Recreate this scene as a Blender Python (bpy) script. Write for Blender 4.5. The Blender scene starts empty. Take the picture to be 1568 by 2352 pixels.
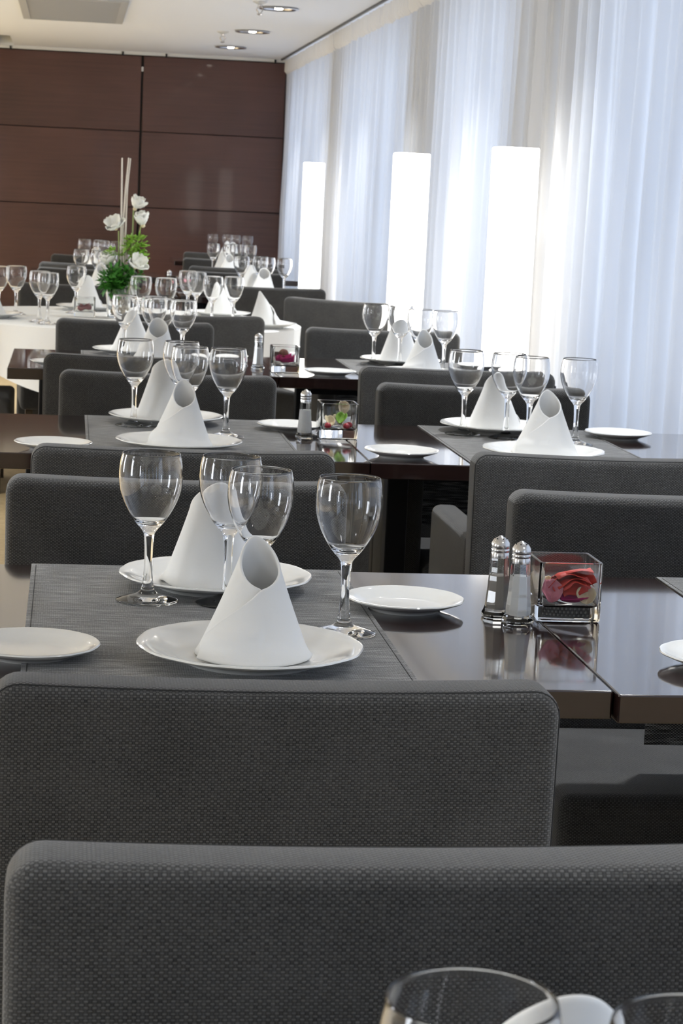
import bpy, bmesh, math, random
from mathutils import Vector, Matrix, noise

sc = bpy.context.scene
COL = sc.collection
PI = math.pi
def R(d): return math.radians(d)

# ------------------------------------------------------------------ camera
FPX, YAW, PITCH, ROLL, HC = 4856.85, .13246, .14913, .045176, 1.35
cam_d = bpy.data.cameras.new('camera'); cam = bpy.data.objects.new('camera', cam_d); COL.objects.link(cam)
cam_d.sensor_fit = 'VERTICAL'; cam_d.sensor_height = 36.0; cam_d.lens = FPX / 2352 * 36.0
cam_d.clip_start = .05; cam_d.clip_end = 200
F = Vector((math.sin(YAW)*math.cos(PITCH), math.cos(YAW)*math.cos(PITCH), -math.sin(PITCH)))
R0 = Vector((math.cos(YAW), -math.sin(YAW), 0)); U0 = R0.cross(F)
RX = R0*math.cos(ROLL) + U0*math.sin(ROLL); UX = -R0*math.sin(ROLL) + U0*math.cos(ROLL)
cam.matrix_world = Matrix(((RX.x, UX.x, -F.x, 0), (RX.y, UX.y, -F.y, 0), (RX.z, UX.z, -F.z, HC), (0, 0, 0, 1)))
cam_d.dof.use_dof = True; cam_d.dof.focus_distance = 3.0; cam_d.dof.aperture_fstop = 24.0
sc.camera = cam

# ------------------------------------------------------------------ world, daylight, exposure
w = bpy.data.worlds.new('sky'); sc.world = w; w.use_nodes = True
bg = w.node_tree.nodes['Background']; bg.inputs[0].default_value = (.62, .74, 1, 1); bg.inputs[1].default_value = 0.8
sc.view_settings.view_transform = 'Standard'; sc.view_settings.look = 'None'
sc.view_settings.exposure = 0.95; sc.view_settings.gamma = 1.0; sc.view_settings.use_curve_mapping = False
cy = sc.cycles
cy.use_denoising = True; cy.max_bounces = 12; cy.transmission_bounces = 12; cy.transparent_max_bounces = 16
cy.diffuse_bounces = 4; cy.glossy_bounces = 5
cy.caustics_reflective = False; cy.caustics_refractive = True; cy.sample_clamp_indirect = 6.0; cy.blur_glossy = .5

WINDOWS = [(15.78, 18.70), (12.13, 15.05), (9.06, 11.08), (5.30, 7.90), (1.70, 4.40), (-1.90, .80), (-5.5, -2.8)]
WX, WZ0, WZ1 = 2.14, .25, 2.30            # inner face of the window wall, sill and head
for (a, b) in WINDOWS:                     # daylight falling on each window from outside
    l = bpy.data.lights.new('window_daylight', 'AREA'); l.shape = 'RECTANGLE'
    l.size = b - a; l.size_y = WZ1 - WZ0; l.energy = 2.1 * (b-a) * (WZ1-WZ0); l.color = (.77, .84, 1.0)
    o = bpy.data.objects.new('window_daylight', l); COL.objects.link(o)
    o.location = (WX + .42, (a+b)/2, (WZ0+WZ1)/2 + .05); o.rotation_euler = (0, R(90), 0)
    o.rotation_euler = (R(90), 0, R(90))

REAR_FILL_WIN = [(-3.9, -3.5), (-1.75, -1.35), (.45, .85)]       # unseen windows behind the viewpoint, added to brighten the room (x range)
LEFT_FILL_WIN = [(-3.4, -2.6), (1.3, 2.1), (5.8, 6.6), (10.2, 11.0), (14.6, 15.4)]   # unseen windows added in the far left wall for fill (y range)
def daylight(cx, cy_, wd, rot, e):  # fill light for the added rear and left openings
    l = bpy.data.lights.new('window_daylight', 'AREA'); l.shape = 'RECTANGLE'; l.size = wd; l.size_y = 1.8
    l.energy = e * wd * 1.8; l.color = (.90, .95, 1.0)
    o = bpy.data.objects.new('window_daylight', l); COL.objects.link(o); o.location = (cx, cy_, 1.35); o.rotation_euler = rot
for a, b in REAR_FILL_WIN: daylight((a+b)/2, -6.25, b-a, (R(90), 0, R(180)), 48)
for a, b in LEFT_FILL_WIN: daylight(-5.45, (a+b)/2, b-a, (R(90), 0, R(-90)), 30)

# ------------------------------------------------------------------ materials
class N:
    def __init__(s, name):
        s.m = bpy.data.materials.new(name); s.m.use_nodes = True
        s.t = s.m.node_tree; s.p = s.t.nodes['Principled BSDF']; s.out = s.t.nodes['Material Output']
    def n(s, typ, **kw):
        nd = s.t.nodes.new(typ)
        for k, v in kw.items():
            if k in nd.inputs.keys(): nd.inputs[k].default_value = v
            else: setattr(nd, k, v)
        return nd
    def l(s, a, b): s.t.links.new(a, b)
    def math(s, op, a, b=None, c=None):
        nd = s.t.nodes.new('ShaderNodeMath'); nd.operation = op
        for i, v in enumerate((a, b, c)):
            if v is None: continue
            if isinstance(v, (int, float)): nd.inputs[i].default_value = v
            else: s.l(v, nd.inputs[i])
        return nd.outputs[0]
    def ramp(s, fac, stops):
        nd = s.t.nodes.new('ShaderNodeValToRGB'); e = nd.color_ramp.elements
        while len(e) < len(stops): e.new(.5)
        for i, (p, c) in enumerate(stops): e[i].position = p; e[i].color = (*c, 1)
        s.l(fac, nd.inputs[0]); return nd.outputs[0]
    def bump(s, h, strength, dist):
        nd = s.n('ShaderNodeBump'); nd.inputs['Strength'].default_value = strength; nd.inputs['Distance'].default_value = dist
        s.l(h, nd.inputs['Height']); s.l(nd.outputs[0], s.p.inputs['Normal']); return nd
    def set(s, **kw):
        for k, v in kw.items(): s.p.inputs[k.replace('_', ' ')].default_value = v
        return s

def plain(name, col, rough=.5, **kw):
    x = N(name); x.set(Base_Color=(*col, 1), Roughness=rough, **kw); return x.m

def weave(name, scale, dark, light, hi=.75, lo=0, streak_v=False, rough=.85, contrast=.35, bump=.5, band=None):
    """two-way woven cloth on metre UVs: horizontal and vertical threads alternating"""
    x = N(name); tc = x.n('ShaderNodeTexCoord'); sx = x.n('ShaderNodeSeparateXYZ'); x.l(tc.outputs['UV'], sx.inputs[0])
    u = x.math('MULTIPLY', sx.outputs[0], scale); v = x.math('MULTIPLY', sx.outputs[1], scale*1.3)
    fu, fv = x.math('FRACT', u), x.math('FRACT', v)
    par = x.math('MODULO', x.math('ABSOLUTE', x.math('ADD', x.math('FLOOR', u), x.math('FLOOR', v))), 2.0)
    pu = x.math('SINE', x.math('MULTIPLY', fu, PI)); pv = x.math('SINE', x.math('MULTIPLY', fv, PI))
    mx = x.n('ShaderNodeMix', data_type='FLOAT'); x.l(par, mx.inputs[0]); x.l(x.math('MULTIPLY', x.math('POWER', pu, .7), .42), mx.inputs[2])
    x.l(x.math('POWER', pv, .7), mx.inputs[3])
    h = x.math('MULTIPLY', mx.outputs[0], x.math('POWER', x.math('MULTIPLY', pu, pv), .12))
    # yarn-to-yarn tone differences
    cmb = x.n('ShaderNodeCombineXYZ'); x.l(x.math('MULTIPLY', x.math('FLOOR', u), 1.0 if not streak_v else .07), cmb.inputs[0]); x.l(x.math('FLOOR', v), cmb.inputs[1])
    wn = x.n('ShaderNodeTexNoise'); wn.inputs['Scale'].default_value = .73; wn.inputs['Detail'].default_value = 2; x.l(cmb.outputs[0], wn.inputs['Vector'])
    big = x.n('ShaderNodeTexNoise'); big.inputs['Scale'].default_value = 14; big.inputs['Detail'].default_value = 3; x.l(tc.outputs['UV'], big.inputs['Vector'])
    t = x.math('ADD', x.math('MULTIPLY', h, .62), x.math('MULTIPLY', x.math('SUBTRACT', wn.outputs[0], .5), contrast*2.2))
    t = x.math('ADD', t, x.math('MULTIPLY', x.math('SUBTRACT', big.outputs[0], .5), .25))
    x.l(x.ramp(t, [(lo, dark), (hi, light)]), x.p.inputs['Base Color'])
    x.set(Roughness=rough, Specular_IOR_Level=.25, Sheen_Weight=.25, Sheen_Roughness=.5)
    x.bump(h, bump, .0012); return x.m

def wood(name, c0, c1, rough, coat, scale=(1.5, 40, 40), uv=True, grain=.5):
    x = N(name); tc = x.n('ShaderNodeTexCoord'); mp = x.n('ShaderNodeMapping'); mp.inputs['Scale'].default_value = scale
    x.l(tc.outputs['UV'], mp.inputs[0])
    ns = x.n('ShaderNodeTexNoise'); ns.inputs['Scale'].default_value = 2.2; ns.inputs['Detail'].default_value = 6; ns.inputs['Roughness'].default_value = .65
    x.l(mp.outputs[0], ns.inputs['Vector'])
    n2 = x.n('ShaderNodeTexNoise'); n2.inputs['Scale'].default_value = 1.1; n2.inputs['Detail'].default_value = 2; x.l(tc.outputs['UV'], n2.inputs['Vector'])
    t = x.math('ADD', x.math('MULTIPLY', ns.outputs[0], grain), x.math('MULTIPLY', n2.outputs[0], 1-grain))
    x.l(x.ramp(t, [(.32, c0), (.68, c1)]), x.p.inputs['Base Color'])
    x.set(Roughness=rough, Coat_Weight=coat, Coat_Roughness=.05)
    return x.m

M = {}
M['chair'] = weave('charcoal_upholstery', 300, (.006, .0058, .0055), (.112, .110, .106), contrast=.24)
M['mat'] = weave('woven_vinyl_mat', 340, (.006, .006, .006), (.42, .42, .41), hi=.76, lo=.20, streak_v=True, rough=.5, contrast=.75, bump=.4)
M['table'] = wood('wenge_veneer', (.008, .004, .0036), (.027, .013, .011), .085, .6, scale=(1.5, 60, 1))
M['panel'] = wood('mahogany_panel', (.050, .019, .013), (.105, .045, .034), .40, .12, scale=(.8, 22, 1), grain=.35)
M['dark'] = plain('black_shadow_gap', (.008, .008, .008), .6)
M['thread'] = plain('dark_seam_thread', (.012, .012, .012), .8)
M['white'] = plain('ceiling_paint', (.84, .87, .92), .85)  # white paint with the cool tint of daylight mixed into its colour
M['wall'] = plain('cream_wall_paint', (.72, .69, .62), .85)
M['trim'] = plain('pale_trim_paint', (.62, .62, .60), .5)
M['porcelain'] = plain('white_porcelain', (.80, .80, .775), .12, Coat_Weight=.4, Coat_Roughness=.05)
M['metal'] = plain('brushed_steel', (.62, .61, .60), .22, Metallic=1.0)
M['chrome'] = plain('chrome', (.75, .75, .76), .12, Metallic=1.0)
M['blackmetal'] = plain('black_metal', (.012, .012, .014), .35, Metallic=.6)
M['salt'] = plain('salt_grains', (.95, .95, .94), .95)
M['pepper'] = plain('ground_pepper', (.42, .39, .35), .95)
M['grille'] = plain('grey_grille', (.44, .45, .46), .55)
M['frame'] = plain('window_frame_paint', (.75, .75, .76), .4)
M['stick'] = plain('bleached_stick', (.72, .67, .60), .7)
M['petal'] = plain('white_petal', (.86, .86, .80), .6, Subsurface_Weight=.15, Subsurface_Radius=(.01, .01, .008))
M['green'] = plain('dark_green_leaf', (.045, .20, .02), .5)
M['lime'] = plain('lime_green_leaf', (.22, .42, .04), .5)
M['stem'] = plain('green_stem', (.28, .36, .12), .5)
M['stone'] = plain('cream_pebble', (.55, .46, .33), .7)
M['red'] = plain('red_rose_petal', (.60, .045, .03), .55)
M['magenta'] = plain('magenta_petal', (.50, .012, .16), .55)
M['pink'] = plain('dusty_pink_petal', (.55, .20, .26), .6)
M['cream'] = plain('cream_petal', (.78, .68, .45), .6)
M['brown'] = plain('dried_brown_pod', (.13, .04, .025), .7)
M['berry'] = plain('red_berry', (.42, .01, .03), .35)
M['maroon'] = plain('maroon_petal', (.22, .02, .035), .6)
M['tan'] = None

def glass_mat(name, tint=(1, 1, 1), rough=0.0):
    x = N(name); x.set(Base_Color=(*tint, 1), Roughness=rough, IOR=1.45, Transmission_Weight=1.0)
    # clear glass lets plain light through without a black shadow
    tr = x.n('ShaderNodeBsdfTransparent'); mix = x.n('ShaderNodeMixShader'); mix.inputs[0].default_value = 0.0
    x.l(x.p.outputs[0], mix.inputs[1]); x.l(tr.outputs[0], mix.inputs[2]); x.l(mix.outputs[0], x.out.inputs[0])
    return x.m
M['glass'] = glass_mat('clear_glass')
def thin_glass(name, k):
    x = N(name); x.set(Base_Color=(.98, .99, .985, 1), Roughness=0.0, IOR=1.5, Transmission_Weight=1.0)
    tr = x.n('ShaderNodeBsdfTransparent'); tr.inputs[0].default_value = (.97, .985, .98, 1); gl = x.n('ShaderNodeBsdfGlossy'); gl.inputs['Roughness'].default_value = .03
    lw = x.n('ShaderNodeLayerWeight'); lw.inputs[0].default_value = .5
    fac = x.math('ADD', x.math('MULTIPLY', x.math('POWER', lw.outputs['Facing'], 4.0), .75), .04)
    m1 = x.n('ShaderNodeMixShader'); x.l(fac, m1.inputs[0]); x.l(tr.outputs[0], m1.inputs[1]); x.l(gl.outputs[0], m1.inputs[2])
    m2 = x.n('ShaderNodeMixShader'); m2.inputs[0].default_value = k; x.l(m1.outputs[0], m2.inputs[1]); x.l(x.p.outputs[0], m2.inputs[2]); x.l(m2.outputs[0], x.out.inputs[0])
    return x.m
M['glass2'] = thin_glass('pressed_glass', 1.0); M['glass3'] = thin_glass('fluted_glass', 1.0)

def cloth_mat(name, col, trans, bump=.25, sc_=900):
    x = N(name); x.set(Base_Color=(*col, 1), Roughness=.9, Specular_IOR_Level=.2, Sheen_Weight=.15)
    tc = x.n('ShaderNodeTexCoord'); ns = x.n('ShaderNodeTexNoise'); ns.inputs['Scale'].default_value = 34; ns.inputs['Detail'].default_value = 5
    x.l(tc.outputs['Object'], ns.inputs['Vector']); x.bump(ns.outputs[0], bump, .004)
    if trans:
        t = x.n('ShaderNodeBsdfTranslucent'); t.inputs[0].default_value = (*col, 1)
        mix = x.n('ShaderNodeMixShader'); mix.inputs[0].default_value = trans
        x.l(x.p.outputs[0], mix.inputs[1]); x.l(t.outputs[0], mix.inputs[2]); x.l(mix.outputs[0], x.out.inputs[0])
    return x.m
M['napkin'] = cloth_mat('white_linen', (.84, .84, .825), .12)
M['cloth'] = cloth_mat('white_tablecloth', (.82, .82, .80), .05)

def curtain_mat():
    x = N('sheer_voile'); d = x.n('ShaderNodeBsdfDiffuse'); d.inputs[0].default_value = (.60, .60, .61, 1)
    t = x.n('ShaderNodeBsdfTranslucent'); t.inputs[0].default_value = (.80, .82, .86, 1)
    tr = x.n('ShaderNodeBsdfTransparent'); tr.inputs[0].default_value = (1, 1, 1, 1)
    a = x.n('ShaderNodeMixShader'); a.inputs[0].default_value = .50; b = x.n('ShaderNodeMixShader'); b.inputs[0].default_value = .10
    x.l(d.outputs[0], a.inputs[1]); x.l(t.outputs[0], a.inputs[2]); x.l(a.outputs[0], b.inputs[1]); x.l(tr.outputs[0], b.inputs[2])
    x.l(b.outputs[0], x.out.inputs[0]); return x.m
M['curtain'] = curtain_mat()
M['heading'] = cloth_mat('curtain_heading_tape', (.74, .72, .69), .25)
def pane_mat():
    x = N('window_pane'); g = x.n('ShaderNodeBsdfGlossy'); g.inputs['Roughness'].default_value = .02
    tr = x.n('ShaderNodeBsdfTransparent'); tr.inputs[0].default_value = (.95, .97, .97, 1)
    b = x.n('ShaderNodeMixShader'); b.inputs[0].default_value = .06
    x.l(tr.outputs[0], b.inputs[1]); x.l(g.outputs[0], b.inputs[2]); x.l(b.outputs[0], x.out.inputs[0]); return x.m
M['pane'] = pane_mat()
def emit(name, col, s):
    x = N(name); x.set(Base_Color=(*col, 1), Emission_Color=(*col, 1), Emission_Strength=s); return x.m
M['lampshade'] = emit('lit_paper_shade', (1, .965, .90), 2.9)
M['bulb'] = emit('lit_downlight_bulb', (1, .93, .82), 30.0)
M['warm'] = emit('warm_spot', (1, .7, .3), 1.2)
def floor_mat():
    x = N('tan_floor'); tc = x.n('ShaderNodeTexCoord'); ns = x.n('ShaderNodeTexNoise'); ns.inputs['Scale'].default_value = 30; ns.inputs['Detail'].default_value = 5
    x.l(tc.outputs['Object'], ns.inputs['Vector']); x.l(x.ramp(ns.outputs[0], [(.3, (.31, .23, .12)), (.7, (.41, .31, .17))]), x.p.inputs['Base Color'])
    x.set(Roughness=.55); return x.m
M['floor'] = floor_mat()

# ------------------------------------------------------------------ mesh helpers
def box_uv(me):
    uv = me.uv_layers.new(name='UVMap').data if not me.uv_layers else me.uv_layers[0].data
    vs = me.vertices
    for p in me.polygons:
        n = p.normal; ax, ay, az = abs(n.x), abs(n.y), abs(n.z)
        for li in p.loop_indices:
            c = vs[me.loops[li].vertex_index].co
            if az >= ax and az >= ay: uv[li].uv = (c.x + 5, c.y + 5)
            elif ay >= ax: uv[li].uv = (c.x + 5, c.z + 5)
            else: uv[li].uv = (c.y + 5, c.z + 5)

def mesh(bm, name, mat, smooth=True, uv=True):
    bmesh.ops.recalc_face_normals(bm, faces=bm.faces)
    me = bpy.data.meshes.new(name); bm.to_mesh(me); bm.free()
    if smooth:
        me.polygons.foreach_set('use_smooth', [True]*len(me.polygons))
        try: me.set_sharp_from_angle(angle=R(38))
        except Exception: pass
    if uv: box_uv(me)
    if mat: me.materials.append(M[mat] if isinstance(mat, str) else mat)
    return me

def ob(name, me, parent=None, loc=(0, 0, 0), rot=(0, 0, 0), scale=None):
    o = bpy.data.objects.new(name, me); COL.objects.link(o)
    o.location = loc; o.rotation_euler = rot
    if scale: o.scale = scale if hasattr(scale, '__len__') else (scale,)*3
    if parent: o.parent = parent
    return o
def tag(o, label, cat, group=None, kind=None):
    o['label'] = label; o['category'] = cat
    if group: o['group'] = group
    if kind: o['kind'] = kind
    return o
def struct(o, label=None):
    o['kind'] = 'structure'
    if label: o['label'] = label
    return o

def b_box(bm, x0, x1, y0, y1, z0, z1, bev=0, seg=2):
    r = bmesh.ops.create_cube(bm, size=1); vs = r['verts']
    for v in vs: v.co = Vector(((x0+x1)/2 + v.co.x*(x1-x0), (y0+y1)/2 + v.co.y*(y1-y0), (z0+z1)/2 + v.co.z*(z1-z0)))
    if bev:
        es = list({e for v in vs for e in v.link_edges})
        bmesh.ops.bevel(bm, geom=es, offset=bev, segments=seg, affect='EDGES', profile=.5)
def box_me(name, x0, x1, y0, y1, z0, z1, mat, bev=0, seg=2):
    bm = bmesh.new(); b_box(bm, x0, x1, y0, y1, z0, z1, bev, seg); return mesh(bm, name, mat, smooth=False)

def b_lathe(bm, prof, seg=48, scallop=None, closed=False, sq=None):
    rings = []
    for (r, z) in prof:
        if r < 1e-6: rings.append([bm.verts.new((0, 0, z))]); continue
        ring = []
        for i in range(seg):
            a = 2*PI*i/seg; rr = r
            if scallop: rr = r*(1 + scallop(a, r, z))
            ring.append(bm.verts.new((rr*math.cos(a), rr*math.sin(a), z)))
        rings.append(ring)
    if closed: rings.append(rings[0])
    for A, B in zip(rings[:-1], rings[1:]):
        for i in range(seg):
            j = (i+1) % seg
            if len(A) == 1 and len(B) == 1: continue
            if len(A) == 1: bm.faces.new((A[0], B[i], B[j]))
            elif len(B) == 1: bm.faces.new((A[i], A[j], B[0]))
            else: bm.faces.new((A[i], A[j], B[j], B[i]))
def lathe_me(name, prof, mat, seg=48, **kw):
    bm = bmesh.new(); b_lathe(bm, prof, seg, **kw); return mesh(bm, name, mat)

def b_tube(bm, pts, rad, seg=8, close=False):
    pts = [Vector(p) for p in pts]; n = len(pts); rings = []
    for i, p in enumerate(pts):
        a = pts[(i-1) % n] if (i > 0 or close) else p; b = pts[(i+1) % n] if (i < n-1 or close) else p
        d = (b - a).normalized(); ref = Vector((0, 0, 1)) if abs(d.z) < .9 else Vector((0, 1, 0))
        s = d.cross(ref).normalized(); t = s.cross(d)
        r = rad[i] if hasattr(rad, '__len__') else rad
        rings.append([bm.verts.new(p + (s*math.cos(2*PI*k/seg) + t*math.sin(2*PI*k/seg))*r) for k in range(seg)])
    pairs = list(zip(rings[:-1], rings[1:])) + ([(rings[-1], rings[0])] if close else [])
    for A, B in pairs:
        for k in range(seg): bm.faces.new((A[k], A[(k+1) % seg], B[(k+1) % seg], B[k]))
    if not close:
        bm.faces.new(rings[0]); bm.faces.new(rings[-1])
def tube_me(name, pts, rad, mat, seg=8, close=False):
    bm = bmesh.new(); b_tube(bm, pts, rad, seg, close); return mesh(bm, name, mat)

def rrect(w, z0, z1, r, dip=0, nx=24, nc=6):
    """outline (x, z) of an upright rounded rectangle whose top edge dips a little in the middle"""
    pts = []; hw = w/2
    for k in range(nc+1):                         # bottom left corner .. going round
        a = PI + k/nc*PI/2; pts.append((-hw + r + r*math.cos(a), z0 + r + r*math.sin(a)))
    for k in range(nc+1):
        a = 1.5*PI + k/nc*PI/2; pts.append((hw - r + r*math.cos(a), z0 + r + r*math.sin(a)))
    for k in range(nc+1):
        a = k/nc*PI/2; pts.append((hw - r + r*math.cos(a), z1 - r + r*math.sin(a)))
    for k in range(1, nx):
        pts.append((hw - r - (w - 2*r)*k/nx, z1))
    for k in range(nc+1):
        a = PI/2 + k/nc*PI/2; pts.append((-hw + r + r*math.cos(a), z1 - r + r*math.sin(a)))
    out = []
    for (x, z) in pts:
        k = max(0, min(1, (z - z1 + .12)/.12))
        out.append((x, z - k*dip*(1 - (x/hw)**2)))
    return out
def b_slab(bm, w, z0, z1, yf, yb, rc, re, dip=0, lean=0, flare=0):
    """padded slab between y=yf and y=yb with rounded outline (rc) and rounded edges (re)"""
    layers = [(re + .008, yf), (re, yf)]
    for k in range(1, 5):
        a = k/4*PI/2; layers.append((re - re*math.sin(a), yf + re - re*math.cos(a)))
    for k in range(0, 5):
        a = k/4*PI/2; layers.append((re - re*math.cos(a), yb - re + re*math.sin(a)))
    layers.append((re + .008, yb)); rings = []
    for d, y in layers:
        o = rrect(w - 2*d, z0 + d, z1 - d, max(rc - d, .004), dip)
        rings.append([bm.verts.new((x*(1 + flare*(z - z1)), y + lean*(z - z0), z)) for x, z in o])
    n = len(rings[0])
    for A, B in zip(rings[:-1], rings[1:]):
        for i in range(n): bm.faces.new((A[i], A[(i+1) % n], B[(i+1) % n], B[i]))
    bm.faces.new(rings[0]); bm.faces.new(rings[-1])

def copy_tree(o, parent=None):
    c = o.copy(); COL.objects.link(c); c.parent = parent
    for ch in list(o.children): copy_tree(ch, c)
    return c
def empty(name, loc=(0, 0, 0), rz=0):
    o = bpy.data.objects.new(name, None); COL.objects.link(o); o.location = loc; o.rotation_euler = (0, 0, rz); return o

random.seed(7)
CEIL = 2.50; WALLY = 19.0; LEFTX = -5.2; REARY = -6.0

# ------------------------------------------------------------------ the room
struct(ob('floor', box_me('floor', LEFTX-.1, 2.4, REARY-.1, WALLY+.2, -.1, 0, 'floor')), 'tan floor glimpsed between the table legs')
# ceiling with a recess beside the panelled wall
bm = bmesh.new(); HX0, HX1, HY0, HY1 = -1.7, -.52, 17.75, 18.93
for (a, b, c, d) in ((LEFTX, HX0, REARY, WALLY+.1), (HX1, 2.3, REARY, WALLY+.1), (HX0, HX1, REARY, HY0), (HX0, HX1, HY1, WALLY+.1)):
    b_box(bm, a, b, c, d, CEIL, CEIL+.12)
ceil = struct(ob('ceiling', mesh(bm, 'ceiling', 'white', smooth=False)), 'smooth white ceiling with recessed lights')
bm = bmesh.new()
b_box(bm, HX0, HX1, HY0, HY1, CEIL+.28, CEIL+.3); b_box(bm, HX0-.02, HX0, HY0, HY1, CEIL+.12, CEIL+.3); b_box(bm, HX1, HX1+.02, HY0, HY1, CEIL+.12, CEIL+.3)
b_box(bm, HX0, HX1, HY0-.02, HY0, CEIL+.12, CEIL+.3); b_box(bm, HX0, HX1, HY1, HY1+.02, CEIL+.12, CEIL+.3)
ob('recess_box', mesh(bm, 'recess_box', plain('recess_grey', (.16, .15, .15), .7), smooth=False), ceil)
ob('recess_divider', box_me('recess_divider', -.70, -.655, HY0+.01, HY1-.01, CEIL-.01, CEIL+.25, 'dark'), ceil)
ob('recess_glow', box_me('recess_glow', -1.2, -.78, HY1-.22, HY1-.05, CEIL+.02, CEIL+.06, 'warm'), ceil)
def holed_wall(name, lo, hi, wins, mk, label):
    bm = bmesh.new(); mk(bm, lo, hi, 0, .45); mk(bm, lo, hi, 2.25, CEIL); prev = lo
    for a, b in sorted(wins): mk(bm, prev, a, .45, 2.25); prev = b
    mk(bm, prev, hi, .45, 2.25); struct(ob(name, mesh(bm, name, 'wall', smooth=False)), label)
holed_wall('wall_left', REARY, WALLY, LEFT_FILL_WIN, lambda bm, a, b, z0, z1: b_box(bm, LEFTX-.1, LEFTX, a, b, z0, z1), 'cream wall far to the left')
holed_wall('wall_rear', LEFTX, 2.3, REAR_FILL_WIN, lambda bm, a, b, z0, z1: b_box(bm, a, b, REARY-.1, REARY, z0, z1), 'cream wall behind the viewpoint')

# back wall: dark structure with separate mahogany panels
wb = struct(ob('wall_back', box_me('wall_back', LEFTX, 2.3, WALLY+.03, WALLY+.13, 0, CEIL, 'dark')), 'dark mahogany panelled wall closing the room')
xs = [1.868, .596, -.676, -1.948, -3.22, -4.49, LEFTX]; zs = [.02, .49, 1.153, 1.815, 2.470]
pan_cache = {}
for i in range(len(xs)-1):
    for j in range(len(zs)-1):
        wd, ht = xs[i]-xs[i+1]-.020, zs[j+1]-zs[j]-.007
        bm = bmesh.new(); b_box(bm, 0, wd, 0, .03, 0, ht, .002, 1); me = mesh(bm, 'panel', 'panel')
        for l in me.uv_layers[0].data: l.uv = (l.uv[0] + 1.7*i, l.uv[1] + .93*j)
        ob('panel', me, wb, (xs[i+1]+.010, WALLY, zs[j]+.0035))
ob('clip', box_me('clip', .588, .604, WALLY-.004, WALLY+.01, 2.335, 2.375, 'trim'), wb)
tr = struct(ob('trim_1', box_me('trim_1', LEFTX, 1.90, WALLY-.02, WALLY+.03, 2.474, CEIL, 'trim')), 'pale rail between the panelling and the ceiling')
for x in (.42, .80, 1.76, -.55):
    ob('hanger', box_me('hanger', x-.008, x+.008, WALLY-.03, WALLY-.02, 2.462, 2.495, 'dark'), tr)

# window wall behind the curtains
bm = bmesh.new(); edges = sorted(WINDOWS); T_ = .18
b_box(bm, WX, WX+T_, REARY, WALLY+.1, 0, WZ0); b_box(bm, WX, WX+T_, REARY, WALLY+.1, WZ1, CEIL)
prev = REARY
for a, b in edges: b_box(bm, WX, WX+T_, prev, a, WZ0, WZ1); prev = b
b_box(bm, WX, WX+T_, prev, WALLY+.1, WZ0, WZ1)
struct(ob('wall_right', mesh(bm, 'wall_right', 'wall', smooth=False)), 'cream window wall behind the sheer curtains')
for k, (a, b) in enumerate(WINDOWS):
    bm = bmesh.new(); f = .05
    for (y0, y1, z0, z1) in ((a, b, WZ0, WZ0+f), (a, b, WZ1-f, WZ1), (a, a+f, WZ0+f, WZ1-f), (b-f, b, WZ0+f, WZ1-f), ((a+b)/2-.025, (a+b)/2+.025, WZ0+f, WZ1-f)):
        b_box(bm, WX+.10, WX+.15, y0, y1, z0, z1)
    wo = struct(ob('window_%d' % (k+1), mesh(bm, 'window_frame', 'frame', smooth=False)), 'daylit window veiled by sheer curtain')
    for y0, y1 in ((a+f, (a+b)/2-.025), ((a+b)/2+.025, b-f)):
        ob('pane', box_me('pane', WX+.122, WX+.126, y0, y1, WZ0+f, WZ1-f, 'pane'), wo)

# ------------------------------------------------------------------ curtains on a ceiling rail
CX = 1.875
tag(ob('curtain_rail', box_me('curtain_rail', CX-.07, CX-.055, REARY+.2, WALLY-.04, CEIL-.012, CEIL, 'blackmetal')), 'thin dark curtain rail along the ceiling edge', 'rail')
def curtain(y0, y1, seed, label):
    rnd = random.Random(seed); rows = [.03, .6, 1.2, 1.8, 2.2, 2.37, 2.395, 2.488]
    t = empty('curtain', (CX, (y0+y1)/2, .03))
    def off(y, z):
        k = y*2*PI
        a = .022*math.sin(k/.155 + 2.2*noise.noise((y*1.3, seed, 0))*2) + .022*math.sin(k/.087 + 1.3 + 5*noise.noise((y*1.9, seed, 4))) + .010*math.sin(k/.046 + 6*noise.noise((y*2.3, seed, 14)))
        a += .03*noise.noise((y*1.1, seed, 9)) + .012*math.sin(k/.31 + seed)
        g = .55 + .45*min(1, max(0, (2.4 - z)/1.2))
        a2 = .010*noise.noise((y*5, z*.9, seed))
        return (a*g + a2)
    n = int((y1-y0)/.006)
    for nm, zs_, mt, dx in (('curtain_fabric', rows[:6], 'curtain', 0), ('curtain_heading', rows[5:], 'heading', -.004)):
        bm = bmesh.new(); grid = []
        for z in zs_:
            r_ = []
            for i in range(n+1):
                y = y0 + (y1-y0)*i/n
                o_ = off(y, z)
                if nm == 'curtain_heading': o_ = .35*o_ + .006*math.sin(y*2*PI/.028) + (-.022 if z > 2.38 else 0)*1.0 + .006*noise.noise((y*9, z*20, seed))
                r_.append(bm.verts.new((o_ + dx, y - (y0+y1)/2, z - .03)))
            grid.append(r_)
        for A, B in zip(grid[:-1], grid[1:]):
            for i in range(n): bm.faces.new((A[i], A[i+1], B[i+1], B[i]))
        me = bpy.data.meshes.new(nm); bm.to_mesh(me); bm.free()
        me.polygons.foreach_set('use_smooth', [True]*len(me.polygons)); me.materials.append(M[mt]); ob(nm, me, t)
    tag(t, label, 'curtain', 'sheer curtains along the window wall')
curtain(15.42, 18.96, 1, 'sheer white curtain panel next to the mahogany wall')
curtain(11.60, 15.40, 2, 'sheer white curtain panel behind the furthest glowing lamp, second from the wall')
curtain(8.48, 11.58, 3, 'sheer white curtain panel behind the middle glowing lamp')
curtain(4.85, 8.46, 4, 'sheer white curtain panel at the right edge, beyond the nearest lamp')
curtain(.9, 4.83, 5, 'sheer white curtain panel nearest the viewpoint')

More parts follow.
